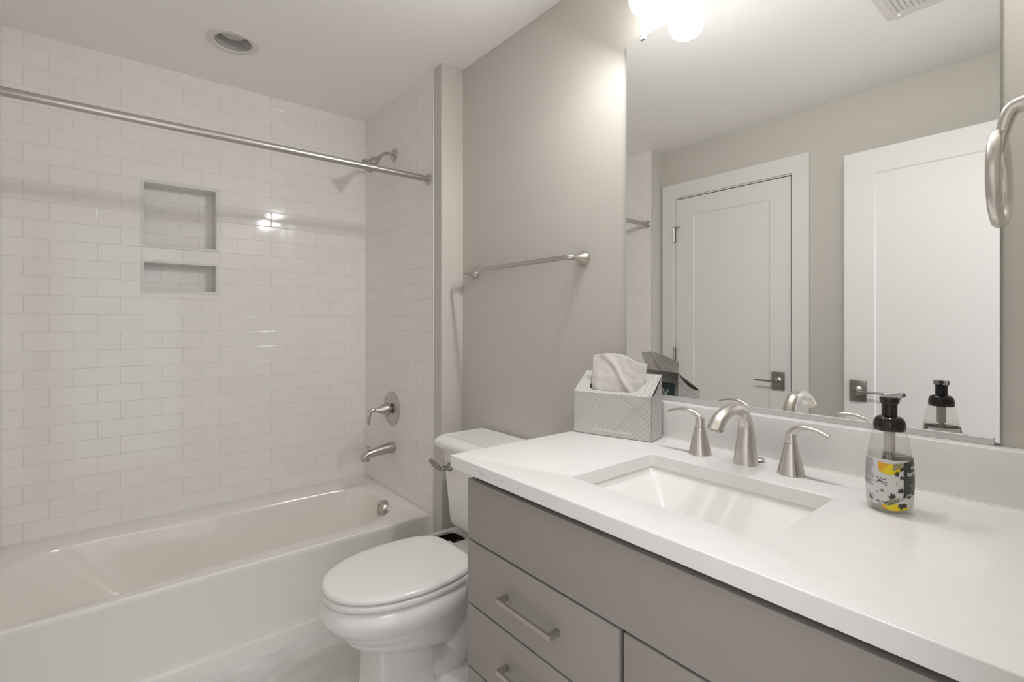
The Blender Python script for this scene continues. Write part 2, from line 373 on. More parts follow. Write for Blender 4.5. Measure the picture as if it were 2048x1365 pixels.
# ================================================================ CEILING FITTINGS
t = empty('recessed_light', (LX, LY, CZ), 'round white recessed ceiling light above the bathtub, switched off', 'light')
bm = bmesh.new(); lathe(bm, [(.097, -.0005), (.095, -.004), (.088, -.006), (.073, -.004), (.070, .0), (.070, .01)], (LX, LY, CZ), n=64, cap=False); obj('trim_ring', bm, 'ventw', t)
bm = bmesh.new(); lathe(bm, [(.070, .0), (.062, .012), (.047, .034), (.047, .036)], (LX, LY, CZ), n=64, cap=False)
lathe(bm, [(.0715, .0), (.0715, .09), (.0001, .09)], (LX, LY, CZ), n=48, cap=False); obj('reflector', bm, 'baffle', t, fix=False)
bm = bmesh.new(); lathe(bm, [(.0001, .0285), (.040, .0285), (.044, .030), (.0445, .034), (.0445, .040), (.0001, .040)], (LX, LY, CZ), n=48); obj('lens', bm, 'diff', t)
t = empty('air_vent', (.30, .46, CZ), 'white louvred ceiling register seen at the top of the mirror', 'vent')
vx0, vx1, vy0, vy1 = .20, .42, .27, .572
bm = bmesh.new(); plate(bm, [vx0, vx1], [vy0, vy1], [(vx0+.028, vx1-.028, vy0+.026, vy1-.026)], lambda u, v, w: (u, v, w), CZ-.006, CZ); obj('frame', bm, 'ventw', t)
obj('louvre_shadow_sheet', nbox((vx0+.02, vy0+.02, CZ-.001), (vx1-.02, vy1-.02, CZ-.0004)), 'gapshade', t)  # thin dark sheet painting the shade behind the louvres, no duct modelled
ns = 16
for k in range(ns):
    y = vy0+.034+(vy1-vy0-.068)*k/(ns-1); bm = bmesh.new(); x0, x1 = vx0+.028, vx1-.028
    prism(bm, [(y-.007, CZ-.001), (y-.0055, CZ-.0005), (y+.007, CZ-.0075), (y+.0055, CZ-.008)], x0, x1, lambda u, v, w: (w, u, v)); obj('louvre', bm, 'ventw', t)
bm = nbox((vx0+.012, vy1-.045, CZ-.012), (vx0+.022, vy1-.03, CZ-.005), .002); obj('damper_lever', bm, 'white', t)

# ================================================================ VANITY LIGHT
t = empty('vanity_light', (W, .555, 2.28), 'wall light with three lit white glass shades above the mirror', 'light')
obj('backplate', nbox((W-.022, .14, 2.262), (W, .96, 2.318), .006), 'nickelw', t)
for y, dy_ in ((.842, .48), (.555, .36), (.268, -.28)):
    bm = bmesh.new(); tube(bm, smooth_path([(W-.02, y, 2.29), (W-.06, y, 2.305), (W-.104, y, 2.30), (W-.104, y, 2.275)], 6), .007, n=14)
    lathe(bm, [(.024, .0), (.028, -.004), (.028, -.03), (.024, -.034)], (W-.104, y, 2.285), n=28); a = obj('arm', bm, 'nickelw', t)
    bm = bmesh.new(); lathe(bm, [(.0001, 2.137), (.020, 2.138), (.035, 2.143), (.045, 2.152), (.051, 2.166), (.055, 2.19), (.057, 2.22), (.056, 2.245), (.050, 2.260), (.030, 2.264), (.0001, 2.264)], (W-.104, y, 0), n=40)
    obj('glass_shade', bm, 'shade', t)
    ld = bpy.data.lights.new('vanity_fill', 'AREA'); ld.shape = 'DISK'; ld.size = .085; ld.energy = SHADE_FILL_WATTS; ld.color = (.985, .972, .98)  # added disk light outside the shade, aimed to fill the room
    lo = bpy.data.objects.new('vanity_fill', ld); C.objects.link(lo); lo.location = (W-.104-.045, y+.06*dy_, 2.172); lo.rotation_euler = Vector((.62, -dy_, .56)).to_track_quat('Z', 'Y').to_euler(); lo.parent = t; lo.matrix_parent_inverse = Matrix.Translation(t.location).inverted()

# ================================================================ MIRROR
t = empty('wall_mirror', (W, .566, KT+.10), 'large frameless rectangular mirror on the wall above the worktop', 'mirror')
MY0, MY1, MZ0, MZ1 = .141, .993, 1.038, 2.143
obj('glass_pane', nbox((W-.006, MY0, MZ0), (W-.0005, MY1, MZ1)), 'glassedge', t)
bm = bmesh.new(); x = W-.0062
f = bm.faces.new([bm.verts.new(v) for v in ((x, MY0+.001, MZ0+.001), (x, MY1-.001, MZ0+.001), (x, MY1-.001, MZ1-.001), (x, MY0+.001, MZ1-.001))])
mp = obj('silvered_face', bm, 'mirror', t)
bm = nbox((W-.0079, MY0+.008, MZ0-.0038), (W-.0005, MY1-.008, MZ0-.0003)); box(bm, (W-.0105, MY0+.008, MZ0-.0038), (W-.008, MY1-.008, MZ0+.0095), .0006, 1)
c = obj('bottom_channel', bm, 'alu', t); c['label'] = 'aluminium channel along the mirror bottom'
for y in (.93,):
    bm = nbox((W-.012, y-.009, MZ1-.011), (W, y+.009, MZ1+.012), .002); lathe(bm, [(.004, .012), (.0035, .0145), (.0001, .015)], (W, y, MZ1+.004), mtx=aim((-1, 0, 0)), n=14)
    c = obj('mirror_clip', bm, 'clear', t); c['label'] = 'small clear plastic clip'

# ================================================================ TOWEL BAR
t = empty('towel_bar', (W, 1.5, 1.48), 'brushed nickel towel bar on the greige wall above the toilet tank', 'towel bar')
ya, yb, zb = 1.835, 1.178, 1.484
pts = [(W-.030, ya, zb), (W-.052, ya, zb), (W-.066, ya-.008, zb), (W-.072, ya-.03, zb)] + [(W-.072, ya-.03-(ya-yb-.06)*k/6, zb) for k in range(1, 7)] + [(W-.066, yb+.008, zb), (W-.052, yb, zb), (W-.030, yb, zb)]
bm = bmesh.new(); tube(bm, smooth_path(pts, 5), .0072, n=16, rad2=.0088); obj('rail', bm, 'nickel', t)
for y in (ya, yb):
    bm = bmesh.new(); lathe(bm, [(.0255, 0), (.0255, .004), (.0245, .007), (.018, .019), (.0125, .032), (.0085, .046), (.0075, .052)], (W, y, zb), mtx=aim((-1, 0, 0)), n=36); obj('wall_mount', bm, 'nickelw', t)

# ================================================================ TOWEL RING (near right edge, on the doorway wall)
t = empty('towel_ring', (.80, .02, 1.505), 'brushed nickel towel ring jutting in at the right edge of the photo', 'towel ring')
bm = bmesh.new(); lathe(bm, [(.026, 0), (.026, .004), (.018, .012), (.0105, .02)], (.795, .02, 1.508), mtx=aim((0, 1, 0)), n=32); obj('wall_mount', bm, 'nickelw', t)
bm = bmesh.new()
tube(bm, smooth_path([(.795, .03, 1.508), (.795, .055, 1.508), (.795, .0745, 1.5065), (.795, .0815, 1.498), (.795, .0860, 1.478), (.795, .0885, 1.456)], 4), interp([.0085, .0082, .0082, .0080, .0075, .0065], 4), n=18, rad2=interp([.0092, .009, .0085, .0075, .0062, .0050], 4))
obj('arm', bm, 'nickelw', t)
bm = bmesh.new(); rs = []; rc = (.795, .0887, 1.4265)
for i in range(72):
    a = 2*PI*i/72; ct = Vector((rc[0]+.050*math.cos(a), rc[1]+.0004*math.cos(a), rc[2]+.050*math.sin(a))); nr = Vector((math.cos(a), 0, math.sin(a)))
    rs.append([ct+nr*.0058*math.cos(q)+Vector((0, 1, 0))*.0066*math.sin(q) for q in [2*PI*k/16 for k in range(16)]])
rings(bm, rs+[rs[0]], False, False); bmesh.ops.remove_doubles(bm, verts=bm.verts[:], dist=1e-5); obj('ring', bm, 'nickelw', t)

# ================================================================ SHOWER ROD
t = empty('shower_curtain_rod', (XR, 2.066, 1.935), 'straight brushed nickel shower curtain rod spanning the bathtub alcove', 'curtain rod')
ry, rz = 2.062, 1.938
def rodp(x): return (x, ry+.010*(XR-x)/(XR-XL), rz+.0)
R = aim((-1, 0, 0))
bm = bmesh.new(); lathe(bm, [(.0142, .045), (.0142, XR-XL-.045)], (XR, ry, rz), mtx=R, n=28); obj('rod', bm, 'nickel', t)
for x0, d in ((XR, -1), (XL, 1)):
    bm = bmesh.new(); Rm = aim((d, 0, 0)); lathe(bm, [(.0255, 0), (.0255, .004), (.023, .007), (.016, .009)], (x0, ry, rz), mtx=Rm, n=32); fl = obj('end_flange', bm, 'nickel', t)
    bm = bmesh.new(); lathe(bm, [(.010, .006), (.010, .016), (.0145, .018), (.0158, .055), (.0158, .060), (.0142, .0605)], (x0, ry, rz), mtx=Rm, n=28); obj('rod_collar', bm, 'nickel', fl)

# ================================================================ SHOWER HEAD
sy = 2.425
t = empty('shower_fixture', (XR, sy, 2.146), 'brushed nickel shower head on a bent arm high on the tiled end wall', 'shower head')
bm = bmesh.new(); lathe(bm, [(.033, 0), (.033, .003), (.028, .007), (.015, .010), (.011, .012)], (XR, sy, 2.146), mtx=R, n=36); obj('flange', bm, 'nickel', t)
arm = smooth_path([(XR, sy, 2.146), (XR-.030, sy, 2.148), (XR-.053, sy, 2.143), (XR-.071, sy, 2.130), (XR-.087, sy, 2.112)], 6)
bm = bmesh.new(); tube(bm, arm, .0088, n=16); obj('arm', bm, 'nickel', t)
Rh = aim((-.76, 0, -.65))
hp = (XR-.085, sy, 2.114)
bm = bmesh.new(); lathe(bm, [(.0105, -.004), (.0125, 0), (.0125, .008), (.0165, .012), (.0225, .026), (.0235, .046), (.0200, .050), (.0265, .060), (.036, .076), (.0385, .0805), (.0385, .0835), (.036, .0845)], hp, mtx=Rh, n=44); hd = obj('head', bm, 'nickel', t)
bm = bmesh.new(); lathe(bm, [(.0001, .0850), (.034, .0850), (.0355, .0846)], hp, mtx=Rh, n=40); obj('spray_face', bm, 'darknickel', hd)

# ================================================================ TUB VALVE AND SPOUT
t = empty('shower_valve', (XR, 2.45, .805), 'round brushed nickel tub valve plate with a drooping lever handle', 'shower valve')
vc = (XR, 2.45, .805)
bm = bmesh.new(); lathe(bm, [(.090, 0), (.090, .003), (.085, .007), (.055, .010), (.042, .012), (.040, .010), (.034, .011)], vc, mtx=R, n=64); obj('escutcheon', bm, 'nickel', t)
bm = bmesh.new(); lathe(bm, [(.0205, .008), (.0205, .026)], vc, mtx=R, n=32); obj('valve_stem', bm, 'darknickel', t)
bm = bmesh.new(); lathe(bm, [(.033, .026), (.034, .029), (.030, .044), (.021, .066), (.0125, .085), (.0085, .098)], vc, mtx=R, n=36)
hp2 = smooth_path([(XR-.085, 2.45, .806), (XR-.105, 2.45, .807), (XR-.121, 2.45, .799), (XR-.130, 2.448, .777), (XR-.133, 2.446, .752), (XR-.133, 2.444, .733)], 6)
tube(bm, hp2, interp([.0095, .0095, .009, .0095, .009, .005], 6), n=16, rad2=interp([.0095, .009, .0075, .0062, .0055, .0035], 6), up=(0, 1, 0)); obj('lever_handle', bm, 'nickel', t)
t = empty('tub_spout', (XR, 2.44, .598), 'brushed nickel tub spout below the valve', 'spout')
bm = bmesh.new(); rs = []
for x, zc, ry_, rz_ in ((0, .600, .0270, .0295), (.006, .600, .0275, .030), (.04, .598, .0255, .0275), (.10, .591, .0230, .0235), (.140, .584, .0220, .0220), (.160, .577, .0210, .0205), (.170, .570, .0160, .0140)):
    rs.append([(XR-x, 2.44+ry_*math.cos(2*PI*k/28), zc+rz_*math.sin(2*PI*k/28)) for k in range(28)])
rings(bm, rs)
lathe(bm, [(.0175, .580), (.0200, .568), (.0205, .556), (.0205, .552), (.016, .552), (.015, .56)], (XR-.150, 2.44, 0), n=28); sp = obj('spout_body', bm, 'nickel', t)
bm = bmesh.new(); lathe(bm, [(.0035, .600), (.0035, .616), (.0075, .618), (.0085, .622), (.0070, .626), (.0045, .628)], (XR-.138, 2.44, 0), n=18); obj('diverter_knob', bm, 'nickel', sp)

# ================================================================ BATHTUB
t = empty('bathtub', (.42, 2.43, 0), 'white alcove bathtub with a flat front apron below the tiled walls', 'bathtub')
TZ = .362; ty0, ty1 = 2.052, D-.0035; tx0, tx1 = XL, XR
def sup(cx, cy, ax0, ax1, ay0, ay1, n=96, e=3.2, e0=None):
    out = []
    for i in range(n):
        a = 2*PI*i/n; c, s_ = math.cos(a), math.sin(a); ee = e if c > 0 else (e0 or e)
        ax = ax1 if c > 0 else ax0; ay = ay1 if s_ > 0 else ay0
        out.append((cx+ax*math.copysign(abs(c)**(2/ee), c), cy+ay*math.copysign(abs(s_)**(2/ee), s_)))
    return out
bm = bmesh.new(); n = 96
def rectring(x0, x1, y0, y1, n=96):
    cx, cy = (x0+x1)/2, (y0+y1)/2; out = []
    base = sup(.42, 2.40, .70, .70, .30, .30, n)
    for (px, py) in base:
        dx, dy = px-.42, py-2.40
        k = min(((x1-.42)/dx if dx > 1e-6 else ((x0-.42)/dx if dx < -1e-6 else 9e9)), ((y1-2.40)/dy if dy > 1e-6 else ((y0-2.40)/dy if dy < -1e-6 else 9e9)))
        out.append((.42+dx*k, 2.40+dy*k))
    # snap nearest to the four corners
    for cxn, cyn in ((x0, y0), (x0, y1), (x1, y0), (x1, y1)):
        i = min(range(n), key=lambda q: (out[q][0]-cxn)**2+(out[q][1]-cyn)**2); out[i] = (cxn, cyn)
    return out
outer = rectring(tx0, tx1, ty0+.012, ty1)
bas = dict(cx=.45, cy=2.405)
outl = [(p_.x, p_.y) for p_ in smooth_path([(x, y, 0) for x, y in ((1.085,2.25),(1.112,2.38),(1.108,2.51),(1.07,2.595),(.97,2.645),(.60,2.680),(.20,2.697),(-.08,2.695),(-.20,2.672),(-.278,2.605),(-.310,2.49),(-.316,2.35),(-.312,2.21),(-.285,2.11),(-.19,2.078),(.11,2.105),(.50,2.124),(.80,2.137),(1.0,2.172),(1.085,2.25))], 8)]
base = sup(.42, 2.40, .70, .70, .30, .30, n)
def radial(d):
    cx, cy = .42, 2.40; best = None
    for (x0, y0), (x1, y1) in zip(outl, outl[1:]):
        ex, ey = x1-x0, y1-y0; den = d[0]*ey-d[1]*ex
        if abs(den) < 1e-12: continue
        t_ = ((x0-cx)*ey-(y0-cy)*ex)/den; u_ = ((x0-cx)*d[1]-(y0-cy)*d[0])/den
        if t_ > 0 and -1e-6 <= u_ <= 1+1e-6: best = max(best or 0, t_)
    return (cx+d[0]*best, cy+d[1]*best)
oring = [radial((px-.42, py-2.40)) for px, py in base]
def br(ins, z, kl=1., kr=1., sh=0.):
    out = []
    for x, y in oring:
        dx, dy = x-.42, y-2.40; L_ = math.hypot(dx, dy); k = (L_-ins)/L_; dx *= k; dy *= k
        out.append((.42+dx*(kl if dx < 0 else kr), 2.40+dy*(1-sh), z))
    return out
R0 = br(0, TZ); R1 = br(.005, TZ-.0015); R2 = br(.012, TZ-.007)
R2b = br(.018, TZ-.02); R3 = br(.022, .27, .90, .985, .05); R4 = br(.035, .14, .74, .96, .13); R5 = br(.05, .075, .62, .93, .24); R6 = br(.08, .055, .50, .84, .42)
V = rings(bm, [[(x, y, TZ) for x, y in outer], R0, R1], False, False)
rim = obj('rim', bm, 'acryl', t, 60)
bm = bmesh.new(); rings(bm, [R1, R2, R2b, R3, R4, R5, R6], False, True); obj('basin', bm, 'basin', t, 60)
# apron: profile extruded along x (rolled top edge, recessed panel, ledge)
prof = [(ty0+.014, TZ), (ty0+.006, TZ-.0015), (ty0+.0015, TZ-.006), (ty0, TZ-.014), (ty0+.0005, TZ-.022), (ty0+.0025, TZ-.030), (ty0+.003, .10), (ty0+.003, .073), (ty0+.001, .067), (ty0-.002, .063), (ty0-.004, .058), (ty0-.004, .005), (ty0-.004, 0), (ty0+.03, 0), (ty0+.03, TZ-.004)]
bm = bmesh.new(); prism(bm, prof, tx0, tx1-.020, lambda u, v, w: (w, u, v)); 
prof2 = [(ty0+.014, TZ), (ty0+.006, TZ-.0015), (ty0+.0015, TZ-.006), (ty0, TZ-.014), (ty0-.0005, .063), (ty0-.004, .058), (ty0-.004, .005), (ty0-.004, 0), (ty0+.03, 0), (ty0+.03, TZ-.004)]
prism(bm, prof2, tx1-.020, tx1, lambda u, v, w: (w, u, v)); obj('apron', bm, 'acryl', t, 25)
# caulk bead along the floor and tile
bm = bmesh.new(); tube(bm, [(tx0, ty0-.006, .002), (tx1, ty0-.006, .002)], .005, n=10); obj('caulk_bead', bm, 'trim', t)
bm = bmesh.new(); tube(bm, [(tx0+.004, D-.004, TZ+.001), (XR-.005, D-.004, TZ+.001)], .004, n=8); tube(bm, [(XR-.004, D-.004, TZ+.001), (XR-.004, ty0+.01, TZ+.001)], .0035, n=8); obj('caulk_bead', bm, 'trim', t)
oc = (1.092, 2.355, .318); Ro = aim((-1, 0, .10))
bm = bmesh.new(); lathe(bm, [(.041, 0), (.0415, .006), (.0415, .028), (.0375, .034), (.024, .035), (.023, .031)], oc, mtx=Ro, n=40); ov = obj('overflow_cover', bm, 'nickel', t)
bm = bmesh.new(); lathe(bm, [(.020, .030), (.0205, .033), (.018, .0355), (.0001, .036)], oc, mtx=Ro, n=30); obj('overflow_knob', bm, 'nickel', ov)

# ================================================================ TOILET
ty = 1.545
t = empty('toilet', (.9, ty, 0), 'white two-piece toilet with closed lid between bathtub and vanity', 'toilet')
def egg(tip, back, hw, z, n=64, k=2.15, xc=None, kb=2.6, hb=None):
    """elongated outline: tip toward -x, widest at xc, squarer at the back"""
    xc = xc if xc is not None else tip+(back-tip)*.58
    out = []
    for i in range(n):
        a = 2*PI*i/n; c, s_ = math.cos(a), math.sin(a)
        if c < 0: x = xc-(xc-tip)*abs(c)**(2/k); y = math.copysign(abs(s_)**(2/k), s_)*hw
        else: x = xc+(back-xc)*abs(c)**(2/kb); y = math.copysign(abs(s_)**(2/kb), s_)*hw
        if hb is not None and x > xc: y *= 1-(1-hb/hw)*((x-xc)/(back-xc))**1.6
        out.append((x, ty+y, z))
    return out
TIP = .512
def eg(d, z, back=.992, hb=.160): return egg(TIP+d, back-d*.5, .190-d, z+.0075, kb=4.2, hb=hb-d*.4)
bm = bmesh.new(); rings(bm, [eg(.004, .4145), eg(.000, .417), eg(0, .424), eg(.003, .430), eg(.010, .4335), eg(.022, .4350), eg(.05, .4362), eg(.10, .4368)]); obj('lid', bm, 'seat', t, 60)
def eg2(d, z): return egg(TIP-.001+d, .992-d*.5, .190-d, z, kb=4.2, hb=.160-d*.4)
bm = bmesh.new(); rings(bm, [eg2(.006, .3970), eg2(.002, .399), eg2(0, .404), eg2(0, .413), eg2(.003, .4175), eg2(.010, .4195)]); obj('seat_ring', bm, 'seat', t, 60)
# bowl loft with rim moulding, foot column
def bw(tip, back, hw, z, hb, k=2.2): return egg(tip, back, hw, z, k=k, hb=hb)
bm = bmesh.new()
rings(bm, [bw(.800, .99, .07, .150, .07), bw(.710, .99, .105, .190, .09), bw(.645, 1.0, .135, .222, .11), bw(.585, 1.0, .152, .250, .12), bw(.582, 1.01, .1555, .262, .125), bw(.580, 1.01, .157, .268, .125), bw(.570, 1.01, .162, .273, .13),
           bw(.553, 1.01, .169, .290, .14), bw(.547, 1.01, .173, .303, .145), bw(.544, 1.01, .175, .309, .148), bw(.530, 1.01, .181, .313, .15), bw(.519, 1.01, .187, .322, .155), bw(.510, 1.01, .1925, .338, .16), bw(.507, 1.01, .195, .352, .162), bw(.508, 1.01, .1945, .364, .162),
           bw(.512, 1.01, .191, .376, .16), bw(.519, 1.0, .185, .3855, .158), bw(.526, 1.0, .180, .3915, .156), bw(.532, 1.0, .175, .3945, .155), bw(.56, .99, .16, .3955, .15)])
obj('bowl', bm, 'porc', t, 50)
bm = bmesh.new()
def foot(x0, x1, h, z, r): return [(x, ty+y, z) for x, y in rrect(x0, x1, -h, h, r, 4)]
rings(bm, [foot(.635, .96, .112, 0, .012), foot(.635, .96, .112, .022, .012), foot(.650, .955, .10, .034, .012), foot(.657, .86, .091, .045, .010), foot(.660, .85, .089, .08, .010), foot(.662, .85, .088, .20, .010), foot(.655, .85, .092, .26, .010)])
obj('pedestal', bm, 'porc', t, 50)
# trapway swirl behind the column
bm = bmesh.new()
tp = smooth_path([(.78, ty, .22), (.86, ty, .10), (.95, ty, .09), (1.00, ty, .19), (1.04, ty, .29), (1.10, ty, .27), (1.13, ty, .14), (1.13, ty, .02)], 7)
tube(bm, tp, interp([.075, .085, .088, .092, .095, .088, .08, .085], 7), n=28, up=(0, 1, 0))
rings(bm, [[(x, ty+y, z) for x, y in rrect(.80, 1.22, -hy, hy, .07, 6)] for hy, z in ((.135, 0), (.135, .03), (.12, .045), (.10, .055))])
obj('trapway', bm, 'porc', t, 60)
# rear deck: hollow horseshoe rim with a hinge ledge
bm = bmesh.new()
dx0, dx1, hy = .93, 1.215, .232; DZ = .402
plateo = [(x, ty+y) for x, y in rrect(dx0, dx1, -hy, hy, .085, 8)]
platei = [(x, ty+y) for x, y in rrect(.985, 1.113, .097, hy-.024, .030, 8)]
rings(bm, [[(x, y, .30) for x, y in [(.5*(a-1.07)+1.07, .6*(b-ty)+ty) for a, b in plateo]], [(x, y, .355) for x, y in [(.9*(a-1.07)+1.07, .9*(b-ty)+ty) for a, b in plateo]], [(x, y, .382) for x, y in plateo], [(x, y, .398) for x, y in plateo], [((a-1.07)*.98+1.07, (b-ty)*.985+ty, DZ) for a, b in plateo], [(x, y, DZ) for x, y in platei], [(x, y, DZ-.012) for x, y in platei]], True, False)
obj('rear_deck', bm, 'porc', t, 60)
bm = bmesh.new()
rings(bm, [[(x, y, DZ-.010) for x, y in platei], [(x, y, DZ-.058) for x, y in platei]], False, True)
hc = obj('deck_hollow', bm, 'dark', t, fix=False); hc['label'] = 'dark open hollow behind the seat hinges'
bm = bmesh.new(); lathe(bm, [(.010, DZ-.055), (.010, DZ-.028), (.006, DZ-.026), (.005, DZ-.012)], (1.085, ty+.13, 0), n=14)
obj('deck_bolt', bm, 'darknickel', t)
for s_ in (1, -1):
    obj('seat_hinge', nbox((.988, ty+s_*.075-.022, DZ), (1.026, ty+s_*.075+.022, DZ+.018), .007, 3), 'seat', t)
# tank
bm = bmesh.new()
def tk(x0, h, z, r, x1=1.262): return [(x, ty+y, z) for x, y in rrect(x0, x1, -h, h, r, 5)]
rings(bm, [tk(1.120, .150, DZ+.001, .03, 1.24), tk(1.105, .168, .424, .03, 1.25), tk(1.086, .184, .438, .03), tk(1.078, .189, .448, .028), tk(1.074, .191, .462, .024), tk(1.058, .212, .72, .024), tk(1.052, .216, .742, .03), tk(1.04, .222, .752, .03), tk(1.036, .224, .758, .03)])
obj('tank', bm, 'porc', t, 50)
bm = bmesh.new()
rings(bm, [tk(1.034, .222, .756, .03, 1.266), tk(1.024, .231, .764, .032, 1.270), tk(1.019, .236, .775, .034, 1.272), tk(1.022, .234, .786, .034, 1.272), tk(1.034, .226, .797, .03, 1.270), tk(1.040, .222, .7985, .028, 1.269), tk(1.045, .219, .799, .026, 1.268), tk(1.048, .217, .803, .024, 1.267), tk(1.054, .212, .8045, .022, 1.264), tk(1.066, .200, .8048, .02, 1.252), tk(1.074, .193, .8032, .018, 1.245), tk(1.09, .18, .8030, .015, 1.23)])
obj('tank_lid', bm, 'porc', t, 50)
lv = (1.062, 1.700, .683)
bm = bmesh.new(); lathe(bm, [(.0175, 0), (.018, .005), (.014, .011), (.0095, .014), (.0088, .026), (.010, .030)], lv, mtx=aim((-1, 0, 0)), n=26)
tube(bm, smooth_path([(1.038, 1.698, .682), (1.028, 1.704, .679), (1.022, 1.722, .681), (1.015, 1.745, .692), (1.008, 1.768, .706)], 6), interp([.007, .0085, .008, .0075, .0045], 6), n=14, rad2=interp([.008, .0085, .0095, .0120, .0085], 6), up=(0, 0, 1))
obj('flush_lever', bm, 'darknickel', t)

# ================================================================ VANITY CABINET
VF = .682; VL = 1.012
t = empty('vanity_cabinet', (.98, .53, 0), 'dark grey vanity cabinet with flat drawers and doors under the white worktop', 'cabinet')
bm = nbox((VF+.021, VL-.020, .0), (W-.002, VL-.002, .8985)); box(bm, (VF+.021, .03, .0), (W-.002, .048, .8985)); box(bm, (VF+.021, .048, .10), (W-.002, VL-.020, .118)); box(bm, (VF+.08, .048, 0), (VF+.098, VL-.020, .10)); box(bm, (W-.02, .048, .118), (W-.002, VL-.02, .8985)); obj('body', bm, 'cab', t)
obj('gap_shadow_sheet', nbox((VF+.0195, .032, .105), (VF+.0208, VL-.004, .885)), 'gapshade', t)  # thin dark sheet painting the shadow in the gaps between fronts
G = .0025
f_ = obj('false_front', nbox((VF, .03, .734+G), (VF+.019, VL, .8805), .0012, 2), 'cab', t)
def pull(y, z, par, horiz=True, L=.170):
    bm = bmesh.new(); x0 = VF-.030
    if horiz:
        box(bm, (x0, y-L/2, z-.005), (x0+.007, y+L/2, z+.005), .0008, 1)
        for s_ in (-1, 1): box(bm, (x0+.0069, y+s_*(L/2-.0053)-.0049, z-.0049), (VF+.0005, y+s_*(L/2-.0053)+.0049, z+.0049))
    else:
        box(bm, (x0, y-.005, z-L/2), (x0+.007, y+.005, z+L/2), .0008, 1)
        for s_ in (-1, 1): box(bm, (x0+.004, y-.005, z+s_*(L/2-.0051)-.005), (VF+.0005, y+.005, z+s_*(L/2-.0051)+.005), .0006, 1)
    p_ = obj('pull_handle', bm, 'nickel', par); p_['label'] = 'square brushed nickel bar pull'
for z0, z1 in ((.578, .734), (.424, .578), (.108, .424)):
    d_ = obj('drawer', nbox((VF, .547, z0+G), (VF+.019, VL, z1-G), .0012, 2), 'cab', t)
    pull(.775, (z0+z1)/2 if z0 > .2 else .34, d_)
for y0, y1 in ((.289, .537), (.034, .284)):
    d_ = obj('cabinet_door', nbox((VF, y0, .108), (VF+.019, y1, .734-G), .0012, 2), 'cab', t)
    pull((.318 if y0 > .2 else .255), .60, d_, False, .15)

# ================================================================ WORKTOP, BACKSPLASH, SINK
SX0, SX1, SY0, SY1 = .767, 1.058, .341, .744
bm = bmesh.new()
o2 = [(.660, .024), (W-.001, .024), (W-.001, 1.056), (.660, 1.056)]
i2 = rrect(SX0, SX1, SY0, SY1, .012, 4)
# ring between outer rectangle and rounded opening
def ringfaces(z):
    ov = [bm.verts.new((x, y, z)) for x, y in o2]; iv = [bm.verts.new((x, y, z)) for x, y in i2]; return ov, iv
ot, it = ringfaces(KT); ob, ib = ringfaces(KT-.030)
m_ = 5  # vertices per rounded corner; order: (+,+) (-,+) (-,-) (+,-)
cor = [it[k*m_:(k+1)*m_] for k in range(4)]; corb = [ib[k*m_:(k+1)*m_] for k in range(4)]
omap = [2, 3, 0, 1]
for O, Cn in ((ot, cor), (ob, corb)):
    for k in range(4):
        a = O[omap[k]]; b = O[omap[(k+1) % 4]]
        for q in range(m_-1): bm.faces.new((a, Cn[k][q], Cn[k][q+1]))
        bm.faces.new((a, Cn[k][-1], Cn[(k+1) % 4][0], b))
for A, B in ((ot, ob), (it, ib)):
    for i in range(len(A)): j = (i+1) % len(A); bm.faces.new((A[i], A[j], B[j], B[i]))
bmesh.ops.recalc_face_normals(bm, faces=bm.faces[:])
ed = [e_ for e_ in bm.edges if abs(e_.verts[0].co.z-KT) < 1e-6 and abs(e_.verts[1].co.z-KT) < 1e-6 and len(e_.link_faces) == 2 and e_.calc_face_angle(0) > 1]
ed += [e_ for e_ in bm.edges if abs(e_.verts[0].co.z-e_.verts[1].co.z) > .01 and e_.verts[0].co.x < .665]
bmesh.ops.bevel(bm, geom=ed, offset=.0028, segments=3, profile=.5, affect='EDGES')
wt = setprops(obj('worktop', bm, 'quartz', ang=50), 'white quartz worktop on the grey vanity with a sink cut-out', 'countertop')
# scuffs on the front edge
def scuff(y, z, L, a):
    bm = bmesh.new(); x = .6598; h = .00035
    dy, dz = L/2*math.cos(a), L/2*math.sin(a)
    box(bm, (x-.00006, y-dy, z-h), (x+.0003, y+dy, z+h)); bmesh.ops.rotate(bm, verts=bm.verts[:], cent=(x, y, z), matrix=Matrix.Rotation(a, 3, 'X')); return bm
for y, z, L, a in ((.968, .9165, .022, .05), (.923, .9195, .03, .02), (.918, .9135, .018, -.08), (.868, .9145, .006, .8), (.848, .9185, .02, .03), (.794, .9155, .005, .5), (.76, .9195, .007, 1.2), (.715, .9125, .006, .3)):
    sc_ = obj('edge_scratch', scuff(y, z, L, a), 'scratch', wt); sc_['label'] = 'faint grey scratch on the worktop front edge'
BX = 1.238
setprops(obj('backsplash', nbox((BX, .024, KT+.0004), (W-.001, 1.056, 1.034), .0022, 3), 'quartz'), 'low white quartz upstand running along the wall below the mirror', 'backsplash')
bm = bmesh.new(); tube(bm, [(BX-.0005, .024, KT+.0003), (BX-.0005, 1.056, KT+.0003)], .0024, n=8); c = obj('caulk_bead', bm, 'trim', wt)
